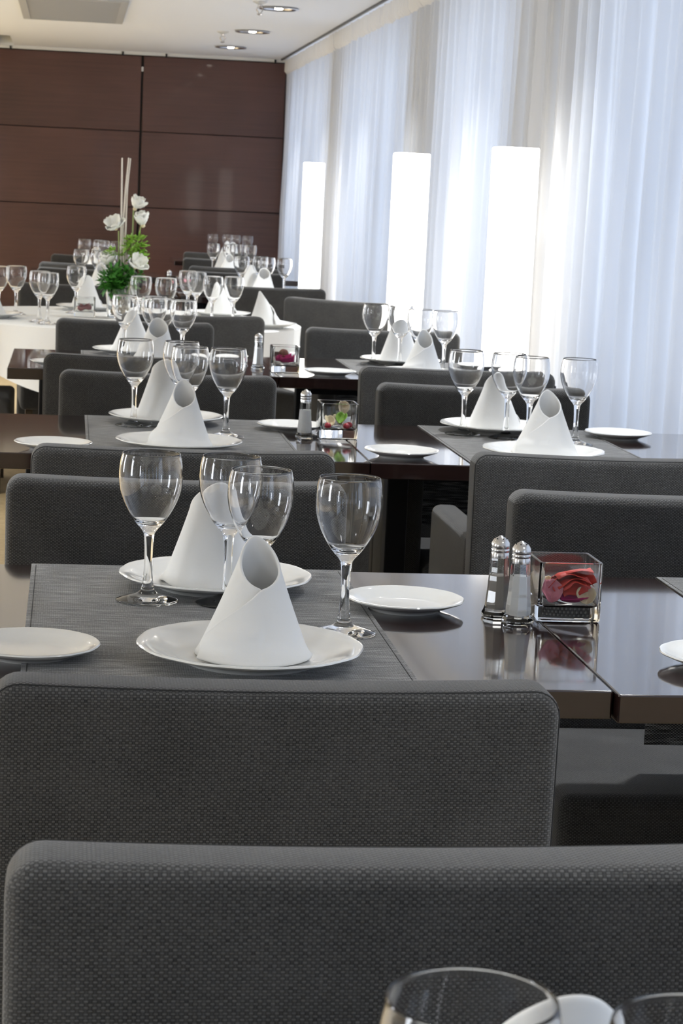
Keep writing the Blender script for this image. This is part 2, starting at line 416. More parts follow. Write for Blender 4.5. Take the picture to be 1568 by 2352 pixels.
# ------------------------------------------------------------------ ceiling fittings
def downlight(x, y, label, lit=True, power=9):
    t = empty('downlight', (x, y, CEIL))
    ob('trim_ring', lathe_me('trim_ring', [(.095, 0), (.125, -.004), (.128, -.010), (.120, -.013), (.098, -.008), (.095, 0)], 'chrome', 40), t)
    ob('reflector', lathe_me('reflector', [(.095, -.004), (.07, -.002), (.0, -.001)], 'chrome', 40), t)
    ob('bulb', lathe_me('bulb', [(0, -.012), (.018, -.012), (.026, -.009), (.026, -.002), (0, -.002)], 'bulb', 20), t)
    l = bpy.data.lights.new('downlight_beam', 'SPOT'); l.energy = power; l.spot_size = R(92); l.spot_blend = 1.0; l.shadow_soft_size = .05; l.color = (.95, .975, 1.0)
    lo = bpy.data.objects.new('downlight_beam', l); COL.objects.link(lo); lo.parent = t; lo.location = (0, 0, -.03)
    tag(t, label, 'downlight', 'recessed ceiling lights')
downlight(1.279, 13.70, 'recessed chrome downlight at the top edge, closest to the viewer', power=80)
downlight(1.288, 15.79, 'recessed chrome downlight beside the whole pendent sprinkler', power=80)
downlight(1.266, 17.64, 'recessed chrome downlight nearest the mahogany wall', power=80)
for k, (x, y) in enumerate([(1.27, 11.7), (1.27, 9.7), (1.27, 7.7), (1.27, 5.7), (1.27, 3.7), (1.27, 1.7), (-.9, 8), (-.9, 4), (-.9, 1), (-.9, -2), (1.27, -1.5), (-3.2, 9), (-3.2, 4), (-3.2, -1)]):
    downlight(x, y, 'recessed ceiling downlight above the picture frame', power=80)
for k, (x, y) in enumerate([(-.9, 13.4), (-.9, 16.8), (-2.3, 13.4), (-2.3, 15.2), (-2.3, 17.0), (-3.7, 13.4), (-3.7, 15.2), (-3.7, 17.0)] + [(x, y) for x in (-2.3, -3.7) for y in (2, 4.5, 7, 9.5, 11.5)]):  # extra unseen downlights, added so floor bounce brightens the ceiling
    downlight(x, y, 'added unseen downlight left of the picture frame, for bounce light', power=250 if y > 12.5 else 150)
def sprinkler(x, y, label):
    t = empty('sprinkler', (x, y, CEIL))
    ob('escutcheon', lathe_me('escutcheon', [(0, 0), (.045, 0), (.043, -.006), (.016, -.018), (0, -.018)], 'trim', 24), t)
    bm = bmesh.new(); b_tube(bm, [(0, 0, -.016), (0, 0, -.035)], .012, 10)
    for s in (-1, 1): b_tube(bm, [(0.01*s, 0, -.034), (.020*s, 0, -.05), (.004*s, 0, -.075)], .004, 6)
    ob('frame_arms', mesh(bm, 'frame_arms', 'metal'), t)
    ob('deflector', lathe_me('deflector', [(0, -.074), (.018, -.074), (.018, -.078), (.006, -.084), (0, -.084)], 'metal', 16), t)
    tag(t, label, 'sprinkler', 'ceiling sprinklers')
sprinkler(1.086, 16.0, 'small grey pendent sprinkler head left of the middle downlight')
sprinkler(1.125, 13.31, 'pendent sprinkler head cut off at the top edge')
g = empty('ceiling_grille', (-.015, 14.7, CEIL))
bm = bmesh.new()
for (a, b, c, d) in ((-.35, .35, -.95, -.90), (-.35, .35, .87, .92), (-.35, -.30, -.90, .87), (.30, .35, -.90, .87)): b_box(bm, a, b, c, d, -.016, 0)
ob('grille_frame', mesh(bm, 'grille_frame', 'grille', smooth=False), g)
bm = bmesh.new()
for k in range(46): y = -.89 + k*.0385; b_box(bm, -.30, .30, y, y+.022, -.012, -.002)
so = ob('slats', mesh(bm, 'slats', 'grille', smooth=False), g); so['kind'] = 'stuff'
ob('duct_back', box_me('duct_back', -.30, .30, -.90, .87, -.002, 0, plain('duct_dark', (.2, .2, .2), .8)), g)
tag(g, 'grey slatted air conditioning grille in the white ceiling', 'grille')

# ------------------------------------------------------------------ glowing floor lamps
def floor_lamp(x, y, wd, label):
    t = empty('floor_lamp', (x, y, 0)); h = wd/2
    ob('lamp_base', box_me('lamp_base', -h*.95, h*.95, -h*.95, h*.95, 0, .03, 'blackmetal', .004), t)
    ob('lamp_shade', box_me('lamp_shade', -h, h, -h, h, .03, 1.555, 'lampshade', .006), t)
    tag(t, label, 'floor lamp', 'glowing column lamps by the curtains')
floor_lamp(1.685, 8.07, .155, 'tall glowing white column lamp nearest the viewer, rightmost of three')
floor_lamp(1.598, 10.05, .155, 'tall glowing white column lamp, middle of the three')
floor_lamp(1.665, 14.75, .135, 'tall glowing white column lamp furthest back, near mahogany wall')

# ------------------------------------------------------------------ tables
def table(x0, x1, y0, y1, label, ins=.125):
    t = empty('dining_table', ((x0+x1)/2, (y0+y1)/2, 0)); hx, hy = (x1-x0)/2, (y1-y0)/2
    ob('tabletop', box_me('tabletop', -hx+.001, hx-.001, -hy, hy, .713, .75, 'table', .0025, 2), t)
    for s in (-1, 1):
        ob('leg', box_me('leg', s*(hx-ins)-.026, s*(hx-ins)+.026, -.03, .03, .03, .713, 'blackmetal', .003), t)
        ob('foot', box_me('foot', s*(hx-ins)-.03, s*(hx-ins)+.03, -.22, .22, 0, .03, 'blackmetal', .004), t)
    ob('apron', box_me('apron', -hx+.10, hx-.10, -.02, .02, .66, .713, 'blackmetal'), t)
    return tag(t, label, 'table', 'dark wooden dining tables')
T0, T1, T2, T3 = .44, 2.52, 4.716, 6.88
SX = .690
table(-.19, SX, T0, T0+.8, 'dark wooden dining table below the bottom edge, under the nearest glasses')
table(-.19, SX, T1, T1+.8, 'glossy dark wooden table with the largest place setting')
table(SX, 1.69, T1-.02, T1+.80, 'glossy dark table at right edge, joined to the nearest laid table', .40)
table(-.19, SX, T2, T2+.8, 'dark wooden table in the second row, left of the seam')
table(SX, 1.71, T2, T2+.8, 'dark wooden table in the second row, beside the curtain')
table(-.19, SX, T3, T3+.8, 'dark wooden table in the third row with exposed left corner')
table(SX, 1.62, T3, T3+.8, 'dark wooden table in the third row, in front of the lamps')
T4, T4R, T5, T5R, T6R = 11.72, 11.85, 14.1, 14.4, 17.4
table(-.26, .60, T4, T4+.8, 'dark wooden table just behind the round table, left side')
table(.62, 1.38, T4R, T4R+.8, 'dark wooden table just behind the round table, window side')
table(-.26, .60, T5, T5+.8, 'dark wooden table near the mahogany wall, left side')
table(.68, 1.55, T5R, T5R+.8, 'dark wooden table second from the mahogany wall, window side')
table(.85, 1.75, T6R, T6R+.8, 'dark wooden table closest to the mahogany wall corner')

def mat(cx, wd, y0, y1, hang, label):
    x0, x1 = cx-wd/2, cx+wd/2; th = .0016; zt = .7505
    path = []
    if hang > 0: path += [(y0-.004, zt-hang), (y0-.004, zt-.004), (y0-.002, zt-.0005)]
    path += [(y0 if hang else y0+.01, zt), ((y0+y1)/2, zt), (y1 if hang else y1-.01, zt)]
    if hang > 0: path += [(y1+.002, zt-.0005), (y1+.004, zt-.004), (y1+.004, zt-hang)]
    bm = bmesh.new(); A = []; n = len(path)
    for i, (y, z) in enumerate(path):
        a = path[max(i-1, 0)]; b = path[min(i+1, n-1)]; dy, dz = b[0]-a[0], b[1]-a[1]; L = math.hypot(dy, dz); ny, nz = -dz/L, dy/L
        A.append([bm.verts.new((x - cx, yy - (y0+y1)/2, zz)) for x in (x0, x1) for yy, zz in ((y, z), (y+ny*th, z+nz*th))])
    for P, Q in zip(A[:-1], A[1:]):
        for a, b in ((0, 1), (1, 3), (3, 2), (2, 0)): bm.faces.new((P[a], P[b], Q[b], Q[a]))
    bm.faces.new((A[0][0], A[0][1], A[0][3], A[0][2])); bm.faces.new((A[-1][0], A[-1][1], A[-1][3], A[-1][2]))
    o = ob('placemat', mesh(bm, 'placemat', 'mat', smooth=False), None, (cx, (y0+y1)/2, 0))
    # stitched hem lines along both long sides
    for s in (-1, 1):
        x = s*(wd/2 - .007)
        ob('hem_stitch', tube_me('hem_stitch', [(x, -(y1-y0)/2+.012, zt+th), (x, 0, zt+th), (x, (y1-y0)/2-.012, zt+th)], .0006, 'thread', 4), o)
    return tag(o, label, 'placemat', 'woven grey table runners')
mat(.20, .493, T0, T0+.8, .04, 'woven grey runner on the table below the bottom edge')
mat(.20, .493, T1, T1+.8, .04, 'woven grey runner under the largest white plates')
mat(1.20, .466, T1-.02, T1+.80, .283, 'woven grey runner cut off by the right edge')
mat(.295, .49, T2, T2+.8, .04, 'woven grey runner on the second-row table, left of the seam')
mat(1.155, .455, T2, T2+.8, .265, 'woven grey runner on the second-row table beside the curtain')
mat(.29, .48, T3, T3+.8, .04, 'woven grey runner on the third-row table, left side')
mat(1.2025, .455, T3, T3+.8, .25, 'woven grey runner on the third-row table before the lamps')
mat(.15, .46, T4, T4+.8, .04, 'woven grey runner on the left table behind the round table')
mat(1.08, .46, T4R, T4R+.8, .04, 'woven grey runner on the window table behind the round table')
mat(.16, .46, T5, T5+.8, .04, 'woven grey runner on the far left table by mahogany wall')
mat(1.11, .46, T5R, T5R+.8, .04, 'woven grey runner second from the mahogany wall, window side')
mat(1.33, .46, T6R, T6R+.8, .04, 'woven grey runner closest to the mahogany wall')

# ------------------------------------------------------------------ chairs
CW = .598
def make_chair(arms):
    t = empty('armchair' if arms else 'side_chair')
    bm = bmesh.new(); b_slab(bm, CW, .10, .842, -.036, .036, .030, .014, dip=.006, flare=.02)
    ob('backrest', mesh(bm, 'backrest', 'chair'), t)
    o = rrect(CW - .0035, .102, .8403, .0285, .006)
    pts = [(x*(1+.02*(z-.84)), -.0285, z) for x, z in o]
    ob('back_seam', tube_me('back_seam', pts, .0011, 'thread', 6, True), t)
    sw = .23 if arms else .294
    bm = bmesh.new(); b_box(bm, -sw, sw, .036, .49, .25, .42, .022, 4)
    ob('seat', mesh(bm, 'seat', 'chair'), t)
    bm = bmesh.new(); b_tube(bm, [(x, y, .335) for x, y in ((-sw, .06), (-sw, .487), (sw, .487), (sw, .06))], .0025, 6)
    if arms:
        for s in (-1, 1):
            bm = bmesh.new(); b_box(bm, s*.265-.032, s*.265+.032, .030, .47, .09, .665, .020, 4)
            ob('arm', mesh(bm, 'arm', 'chair'), t)
    for sx in (-1, 1):
        for yy in (.0, .43):
            ob('leg', box_me('leg', sx*(CW/2-.05)-.018, sx*(CW/2-.05)+.018, yy-.018+.0, yy+.018, 0, .11 if yy < .1 else (.10 if arms else .26), 'table', .002), t)
    return t
proto = {True: make_chair(True), False: make_chair(False)}; used = {True: False, False: False}
def chair(cx, y, rot, label, group, arms=True):
    if not used[arms]: t = proto[arms]; used[arms] = True
    else: t = copy_tree(proto[arms])
    t.location = (cx, y, 0); t.rotation_euler = (0, 0, R(rot)); tag(t, label, 'chair', group)
G = 'charcoal armchairs at the dining tables'
chair(.262, 1.585, 180, 'charcoal woven armchair filling the bottom of the picture', G)
chair(.230, 2.165, 0, 'charcoal armchair pulled up to the nearest laid table, seam along its top', G)
chair(.20, 3.70, 180, 'charcoal armchair facing us across the nearest laid table', G)
chair(1.09, 3.67, 180, 'grey chair facing us behind the salt shakers, at right edge', G, False)
chair(.235, 4.15, 0, 'charcoal armchair with its back to us at second-row table, left side', G)
chair(1.125, 4.22, 0, 'grey armchair with visible armrest, back to us beside the curtain', G)
chair(.28, 5.84, 180, 'charcoal armchair facing us across the second-row table, left side', G)
chair(1.15, 5.76, 180, 'charcoal armchair facing us across the second-row table, window side', G)
chair(.23, 6.40, 0, 'charcoal armchair back to us at the third-row table, left side', G)
chair(1.175, 6.31, 0, 'charcoal armchair back to us at the third-row table, window side', G)
chair(.255, 8.08, 180, 'charcoal armchair facing us across third-row table, before the white cloth', G)
chair(1.205, 8.07, 180, 'charcoal armchair facing us across third-row table, left of nearest lamp', G)
G2 = 'grey chairs round the white-clothed table'
chair(.50, 8.56, 14, 'lighter grey chair pushed up to the front of the round table', G2, False)
chair(1.31, 10.22, 145, 'grey chair turned sideways, right of the round table, below middle lamp', G2, False)
chair(.05, 10.80, 183, 'charcoal chair behind the round table, left of the flowers', G2, False)
chair(-.72, 9.45, -90, 'grey chair at the left side of the round table, mostly out of frame', G2, False)
G3 = 'charcoal armchairs in the far rows'
chair(1.07, 11.33, 0, 'light grey armchair back to us just behind the white napkins, right of centre', G3)
chair(1.02, 13.15, 180, 'charcoal armchair behind the window table, first beyond the round table', G3)
chair(.11, 12.80, 180, 'charcoal armchair facing us, lowest of three far backs at left', G3)
chair(.11, 13.66, 0, 'charcoal armchair, middle of three far backs at left', G3)
chair(.17, 15.22, 180, 'charcoal armchair, topmost of three far backs at left', G3)
chair(1.08, 13.98, 0, 'charcoal armchair back to us at second table from the wall', G3)
chair(1.12, 15.52, 180, 'charcoal armchair facing us at second table from the wall', G3)
chair(1.20, 16.98, 0, 'charcoal armchair back to us at table nearest the wall corner', G3)

# ------------------------------------------------------------------ round table with cloth
RC = Vector((.25, 9.65, 0)); RR = .80
t = empty('round_table', RC)
ob('tabletop', lathe_me('tabletop', [(0, .71), (RR-.012, .71), (RR-.008, .714), (RR-.008, .742), (RR-.012, .745), (0, .745)], 'table', 64), t)
ob('pedestal', lathe_me('pedestal', [(0, .04), (.10, .04), (.055, .10), (.05, .40), (.09, .71), (0, .71)], 'table', 24), t)
ob('pedestal_base', lathe_me('pedestal_base', [(0, 0), (.28, 0), (.28, .02), (.12, .045), (0, .045)], 'blackmetal', 32), t)
tag(t, 'round dining table hidden under a white cloth', 'table')
bm = bmesh.new(); rings = []; NS = 192
def ringp(a, k):
    fold = .5+.5*math.sin(9*a + 1.5*math.sin(2*a)); hem = .25 + .05*math.cos(4*a + .6)
    rr = RR + .006 + .05*k*(fold - .35) ; return (rr*math.cos(a), rr*math.sin(a), .750 - .006 - hem*k)
for r_ in (.25, .6, RR-.03, RR-.006): rings.append([bm.verts.new((r_*math.cos(2*PI*i/NS), r_*math.sin(2*PI*i/NS), .750)) for i in range(NS)])
for k in (0, .05, .15, .3, .5, .75, 1.0): rings.append([bm.verts.new(ringp(2*PI*i/NS, k)) for i in range(NS)])
c0 = bm.verts.new((0, 0, .750))
for i in range(NS): bm.faces.new((c0, rings[0][i], rings[0][(i+1) % NS]))
for A, B in zip(rings[:-1], rings[1:]):
    for i in range(NS): bm.faces.new((A[i], A[(i+1) % NS], B[(i+1) % NS], B[i]))
tag(ob('tablecloth', mesh(bm, 'tablecloth', 'cloth'), None, RC), 'white tablecloth draped over the round table', 'tablecloth')

# ------------------------------------------------------------------ plates, napkins, glasses
def scal(a, r, z): return .006*math.cos(12*a) if r > .1 else 0
me_plate = lathe_me('dinner_plate', [(0, .004), (.078, .004), (.080, 0), (.086, 0), (.090, .005), (.118, .012), (.143, .0195), (.1455, .0215), (.1445, .0235), (.141, .0235), (.128, .0195), (.112, .0135), (.100, .0100), (.094, .0080), (.080, .0072), (0, .0070)], 'porcelain', 96, scallop=scal)
def scal2(a, r, z): return .006*math.cos(12*a) if r > .07 else 0
me_dish = lathe_me('side_plate', [(0, .003), (.046, .003), (.047, 0), (.052, 0), (.055, .004), (.070, .009), (.0865, .0155), (.088, .0172), (.087, .0188), (.084, .0188), (.072, .0135), (.060, .0085), (.054, .0065), (.045, .0060), (0, .0058)], 'porcelain', 72, scallop=scal2)
def spline(p, n):
    out = []
    for i in range(len(p)-1):
        p0 = p[max(i-1, 0)]; p1 = p[i]; p2 = p[i+1]; p3 = p[min(i+2, len(p)-1)]
        for k in range(n):
            t = k/n
            f = lambda a, b, c, d: .5*((2*b) + (-a+c)*t + (2*a-5*b+4*c-d)*t*t + (-a+3*b-3*c+d)*t**3)
            out.append((f(p0[0], p1[0], p2[0], p3[0]), f(p0[1], p1[1], p2[1], p3[1])))
    out.append(p[-1]); return out
FOOT = spline([(.0440, 0), (.0450, .0010), (.0446, .0024), (.030, .0070), (.0185, .0105), (.0125, .0140), (.0093, .0190), (.0079, .028), (.0064, .045), (.0059, .060), (.0062, .078), (.0070, .092), (.0083, .100), (.0115, .1055)], 2)
BOWL = spline([(.0115, .1055), (.0196, .1145), (.0275, .1255), (.0366, .142), (.0427, .158), (.0455, .172), (.0462, .186), (.0449, .2025), (.0418, .2172)], 5)
TH = .0011; INN = []
for i, (r, z) in enumerate(BOWL):                 # inner wall: an even offset of the outer wall
    a_, b_ = BOWL[max(i-1, 0)], BOWL[min(i+1, len(BOWL)-1)]; dr, dz = b_[0]-a_[0], b_[1]-a_[1]; L_ = math.hypot(dr, dz)
    th = TH + .0035*max(0, (.128 - z)/.02)**2
    q = (r - dz/L_*th, z + dr/L_*th)
    if z > .1165: INN.append(q)
GP = [(0, .001), (.038, .0005)] + FOOT[:-1] + BOWL[:-1] + [(.0418, .2168), (.0414, .2174), (.0409, .2172)] + INN[::-1][1:] + [(INN[0][0]*.6, INN[0][1]-.0022), (INN[0][0]*.3, INN[0][1]-.0031), (0, INN[0][1]-.0034)]
me_glass = lathe_me('wine_glass', GP, 'glass', 72)
me_glass.polygons.foreach_set('use_smooth', [True]*len(me_glass.polygons))
if 'sharp_edge' in me_glass.attributes: me_glass.attributes.remove(me_glass.attributes['sharp_edge'])

def napkin_me(seed, H=.150, RB=.073, RT=.012, low=.60, dep=.82):
    rnd = random.Random(seed); P0, P1 = -68, 384; nc, nr = 110, 22
    ph = [rnd.uniform(0, 6.28) for _ in range(4)]
    bm = bmesh.new(); g = []
    for i in range(nc+1):
        d = P0 + (P1-P0)*i/nc; a = R(d)
        if d < 0: h = low + (low-.24)*d/68; h += -.05*max(0, (-d-50)/18)**2
        elif d <= 360: h = low + (1-low)*(.5-.5*math.cos(a))**.7
        else: h = low - .08*(d-360)/24
        off = .0085 - .0120*max(0, min(1, d/330))
        col_ = []
        for j in range(nr+1):
            u = j/nr; z = u*h*H; k = z/H
            r = RT + (RB-RT)*max(0, 1-k)**1.12 + off
            zl = .25*H*(1 - (d+68)/140); r += (.0045*(1-k) if z < zl else .0045*math.exp(-(z-zl)/.004)) if d < 72 else 0
            r += .004*math.sin(2*a + ph[0])*(1-k) + .002*math.sin(5*a + ph[1])*(1-k)**2
            r += .005*math.exp(-z/.006)*(.4+.6*math.sin(3*a+ph[2]))
            if d < 0: r += .004*(1-k)*math.sin(PI*min(1, -d/68)) + .003*(math.exp(-((z-.26*H*(1+d/150))/.008)**2))
            # rolled rim
            r += .0015*math.exp(-((1-u)*h*H)/.004)
            x = r*math.sin(a); y = -r*math.cos(a)*dep
            sway = .006*k
            col_.append(bm.verts.new((x + sway, y + .010*k, z + .0015*math.sin(3*a+ph[3])*(1-u)+.0016)))
        g.append(col_)
    for A, B in zip(g[:-1], g[1:]):
        for j in range(nr): bm.faces.new((A[j], B[j], B[j+1], A[j+1]))
    me = mesh(bm, 'napkin', 'napkin', uv=False)
    if 'sharp_edge' in me.attributes: me.attributes.remove(me.attributes['sharp_edge'])
    return me
me_naps = [napkin_me(3), napkin_me(11, .156, .076, .019), napkin_me(23, .152, .073, .012), napkin_me(31, .158, .070, .020)]

ZM = .7521
def plate(x, y, label, z=ZM, rz=0):
    tag(ob('dinner_plate', me_plate, None, (x, y, z), (0, 0, rz)), label, 'plate', 'white dinner plates')
def dish(x, y, label, z=.750):
    tag(ob('side_plate', me_dish, None, (x, y, z)), label, 'plate', 'small white side plates')
nk = [0]
def nap(x, y, rot, label, z=ZM, sc_=1.0, kind=None):
    me = me_naps[nk[0] % 3 if kind is None else kind]; nk[0] += 1
    o = ob('napkin', me, None, (x, y, z+.0080), (0, 0, R(rot)), sc_)
    m = o.modifiers.new('thickness', 'SOLIDIFY'); m.thickness = .0040; m.offset = 0
    m2 = o.modifiers.new('smooth', 'SUBSURF'); m2.levels = 1; m2.render_levels = 1
    tag(o, label, 'napkin', 'cone-folded white napkins')
def glass(x, y, label, z=ZM, s=1.0):
    tag(ob('wine_glass', me_glass, None, (x, y, z), (0, 0, random.random()*6), s), label, 'wine glass', 'clear wine glasses')

ORD = ['leftmost', 'second from left', 'third from left', 'rightmost']
def setting(where, pn, pf, gl, dn=None, df=None, matz=ZM, dz=.750, naps=True, nrot=0, frot=180):
    if pn:
        plate(*pn, 'white dinner plate on near side of %s' % where, matz)
        nap(pn[0], pn[1], nrot, 'white cone napkin on near side of %s' % where, matz)
    if pf:
        plate(*pf, 'white dinner plate on far side of %s' % where, matz)
        nap(pf[0], pf[1], frot, 'white cone napkin on far side of %s' % where, matz)
    for i, (x, y) in enumerate(gl): glass(x, y, '%s of four wine glasses on %s' % (ORD[i], where), matz)
    if dn: dish(*dn, 'small white side plate left of near setting, %s' % where, dz)
    if df: dish(*df, 'small white side plate right of far setting, %s' % where, dz)

# first full table: placed one by one
plate(.243, 2.652, 'large white dinner plate nearest the viewer, holding the front napkin')
nap(.243, 2.648, 8, 'white cone napkin nearest the viewer, its opening turned towards us', kind=0)
plate(.232, 3.150, 'white dinner plate behind the front napkin, far side of nearest laid table')
nap(.230, 3.148, 195, 'white cone napkin seen from behind, between the front wine glasses', kind=1)
glass(.125, 3.035, 'leftmost of the four large wine glasses on the nearest laid table')
glass(.240, 3.025, 'second from left of the large wine glasses, before the rear napkin')
glass(.271, 2.885, 'third from left of the large wine glasses, just behind front napkin peak')
glass(.387, 2.830, 'rightmost of the four large wine glasses on the nearest laid table')
dish(-.036, 2.668, 'small white side plate cut off at left edge, nearest laid table')
dish(.502, 3.022, 'small white side plate right of the largest wine glasses')
dish(.880, 2.670, 'small white side plate cut off by the right edge')
# table below the bottom edge
plate(.284, 1.082, 'white dinner plate on the table below the bottom edge')
nap(.284, 1.082, 180, 'blurred white napkin tip at the bottom edge, between two glasses', sc_=(1.08, 1.08, 1.09), kind=3)
glass(.202, .957, 'large blurred wine glass rim at the bottom edge, left one')
glass(.305, .922, 'blurred wine glass rim at the bottom right corner')

setting('the left second-row table', (.262, 4.855), (.255, 5.385), [(.170, 5.30), (.284, 5.285), (.296, 5.12), (.388, 5.11)], (-.025, 4.80), (.570, 5.32))
setting('the second-row table beside the curtain', (1.125, 4.875), (1.115, 5.405), [(1.015, 5.33), (1.116, 5.275), (1.152, 5.175), (1.272, 5.17)], (.780, 4.84), (1.435, 5.365))
setting('the left third-row table', (.29, 7.03), (.235, 7.555), [(.197, 7.425), (.298, 7.42), (.320, 7.31), (.390, 7.24)], (-.03, 7.00), (.55, 7.48))
setting('the third-row table before the lamps', (1.185, 7.03), (1.19, 7.52), [(1.083, 7.46), (1.167, 7.40), (1.206, 7.22), (1.285, 7.17)], (.872, 6.99), (1.45, 7.45))
W4 = 'the left table just behind the round table'
setting(W4, (.17, 11.88), (.19, 12.37), [(.068, 12.34), (.165, 12.22), (.205, 12.10), (.29, 12.02)])
W4 = 'the window table just behind the round table'
setting(W4, (1.09, 12.00), (1.07, 12.50), [(.985, 12.25), (1.105, 12.38), (1.133, 12.22), (1.230, 12.19)])
W5 = 'the far left table by the mahogany wall'
setting(W5, (.17, 14.26), (.19, 14.74), [(.10, 14.60), (.20, 14.50), (.225, 14.38), (.315, 14.33)])
W5 = 'the second table from the mahogany wall'
setting(W5, (1.08, 14.55), (1.08, 15.02), [(.995, 14.86), (1.102, 14.80), (1.160, 14.90), (1.250, 14.83)])
W6 = 'the table closest to the mahogany wall'
setting(W6, (1.33, 17.55), (1.33, 18.05), [(1.195, 17.97), (1.315, 17.90), (1.372, 17.80), (1.468, 17.72)])

# round table settings
RZ = .7515
def rset(ang, rp, label, nrot):
    x, y = RC.x + rp*math.cos(R(ang)), RC.y + rp*math.sin(R(ang))
    plate(x, y, 'white dinner plate %s of the round table' % label, RZ)
    nap(x, y, nrot, 'white cone napkin %s of the round table' % label, RZ)
for (x, y, l, nr) in ((-.34, 9.36, 'at the left edge', 60), (.09, 10.16, 'left of the flowers at the back', 190), (.715, 10.04, 'at the back right', 150), (.86, 9.34, 'at the right front', 110)):
    plate(x, y, 'white dinner plate %s of the round table' % l, RZ); nap(x, y, nr, 'white cone napkin %s of the round table' % l, RZ)
for (x, y, l) in ((-.231, 9.60, 'second wine glass from the left edge, on the round table'), (-.305, 9.50, 'wine glass cut by the left edge, on the round table'), (-.121, 9.15, 'left of the overlapping glass pair in front on the round table'), (-.085, 9.03, 'right of the overlapping glass pair in front on the round table'), (.035, 9.87, 'wine glass left of the flowers, in front of a cone napkin'), (.304, 9.03, 'wine glass in front of the flower vase on the round table'), (.407, 8.96, 'wine glass just right of the flower vase, front of round table'), (.548, 9.83, 'left of the overlapping rear glasses, right of flowers'), (.580, 9.72, 'right of the overlapping rear glasses, right of flowers'), (.628, 9.32, 'wine glass second from right on the round table'), (.724, 9.36, 'rightmost wine glass on the round table, before a cone napkin')):
    glass(x, y, l, RZ)

# ------------------------------------------------------------------ salt and pepper shakers
def oct_ring(bm, r, z, flat=.0, seg=8, rot=PI/8):
    return [bm.verts.new((r*math.cos(rot+2*PI*i/seg), r*math.sin(rot+2*PI*i/seg), z)) for i in range(seg)]
def b_oct(bm, prof, seg=8):
    rs = [oct_ring(bm, r, z, seg=seg) for r, z in prof]
    for A, B in zip(rs[:-1], rs[1:]):
        for i in range(seg): bm.faces.new((A[i], A[(i+1) % seg], B[(i+1) % seg], B[i]))
    bm.faces.new(rs[0]); bm.faces.new(rs[-1])
bm = bmesh.new()
b_oct(bm, [(.0205, 0), (.0228, .002), (.0232, .006), (.0210, .010), (.0190, .016), (.0165, .040), (.0142, .075), (.0138, .088), (.0120, .090), (.0115, .088), (.0118, .075), (.0138, .040), (.0155, .020), (.0140, .013)])
me_body = mesh(bm, 'shaker_body', 'glass3', smooth=False)
def fill_me(name, top, m):
    bm = bmesh.new(); pr = [(.0146, .0128), (.0162, .0204), (.0145, .040)]
    k = (top-.040)/.035; pr.append((.0145 - k*.0020, top)); b_oct(bm, pr); return mesh(bm, name, m, smooth=False)
me_salt, me_pep = fill_me('salt_fill', .070, 'salt'), fill_me('pepper_fill', .062, 'pepper')
me_cap = lathe_me('shaker_cap', [(0, .0885), (.0135, .0885), (.0138, .094), (.0130, .0965), (.0138, .098), (.0138, .1005), (.0132, .102), (.0142, .104), (.0135, .110), (.0100, .1155), (.0045, .1185), (.002, .1205), (0, .121)], 'metal', 28)
bm = bmesh.new()
for i in range(6):
    a = i*PI/3; r_ = .0088; bmesh.ops.create_uvsphere(bm, u_segments=8, v_segments=5, radius=.0010, matrix=Matrix.Translation((r_*math.cos(a), r_*math.sin(a), .1168)))
me_hole = mesh(bm, 'cap_holes', 'dark')
def shaker(x, y, z, pepper, label):
    t = empty('pepper_shaker' if pepper else 'salt_shaker', (x, y, z), random.random())
    ob('shaker_body', me_body, t); ob('pepper_fill' if pepper else 'salt_fill', me_pep if pepper else me_salt, t)
    c = ob('shaker_cap', me_cap, t); ob('cap_holes', me_hole, c)
    tag(t, label, 'shaker', 'glass salt and pepper shakers')
shaker(.6315, 2.975, .750, True, 'glass pepper shaker with steel cap, behind the front salt shaker')
shaker(.6530, 2.930, .750, False, 'large glass salt shaker with steel cap beside the red petal vase')
shaker(.587, 5.165, .750, False, 'glass salt shaker with steel cap on the second-row table')
shaker(.645, 7.17, .750, False, 'glass salt shaker on third-row table beside the magenta petal vase')
shaker(.577, 12.35, .750, True, 'small blurred shaker beyond the flowers, left of a dim vase')
shaker(1.30, 14.75, .750, False, 'left of two distant shakers beside the curtain')
shaker(1.36, 14.78, .750, True, 'right of two distant shakers beside the curtain')

# ------------------------------------------------------------------ cube vases with petals
def vase_me(s=.094, h=.088, th=.0045, base=.022):
    bm = bmesh.new(); o = s/2; i = o-th
    def sq(r, z, rc):
        pts = []
        for q in range(4):
            for k in range(4):
                a = q*PI/2 + k/3*PI/2; cx_ = (r-rc)*(1 if q in (0, 3) else -1); cy_ = (r-rc)*(1 if q in (0, 1) else -1)
                pts.append(bm.verts.new((cx_ + rc*math.cos(a), cy_ + rc*math.sin(a), z)))
        return pts
    rs = [sq(o-.004, 0, .006), sq(o-.001, .0015, .006), sq(o, .004, .006), sq(o, h-.001, .005), sq(o-.001, h, .005), sq(i+.001, h, .004), sq(i, h-.001, .004), sq(i, base+.006, .004), sq(i-.002, base+.002, .004), sq(i-.006, base, .004)]
    for A, B in zip(rs[:-1], rs[1:]):
        n = len(A)
        for k in range(n): bm.faces.new((A[k], A[(k+1) % n], B[(k+1) % n], B[k]))
    bm.faces.new(rs[0]); bm.faces.new(rs[-1])
    return mesh(bm, 'cube_vase', 'glass2')
me_vase = vase_me()
def vase(x, y, z, label, rz=0, s=1):
    return tag(ob('cube_vase', me_vase, None, (x, y, z), (0, 0, rz), s), label, 'vase', 'square glass vases')
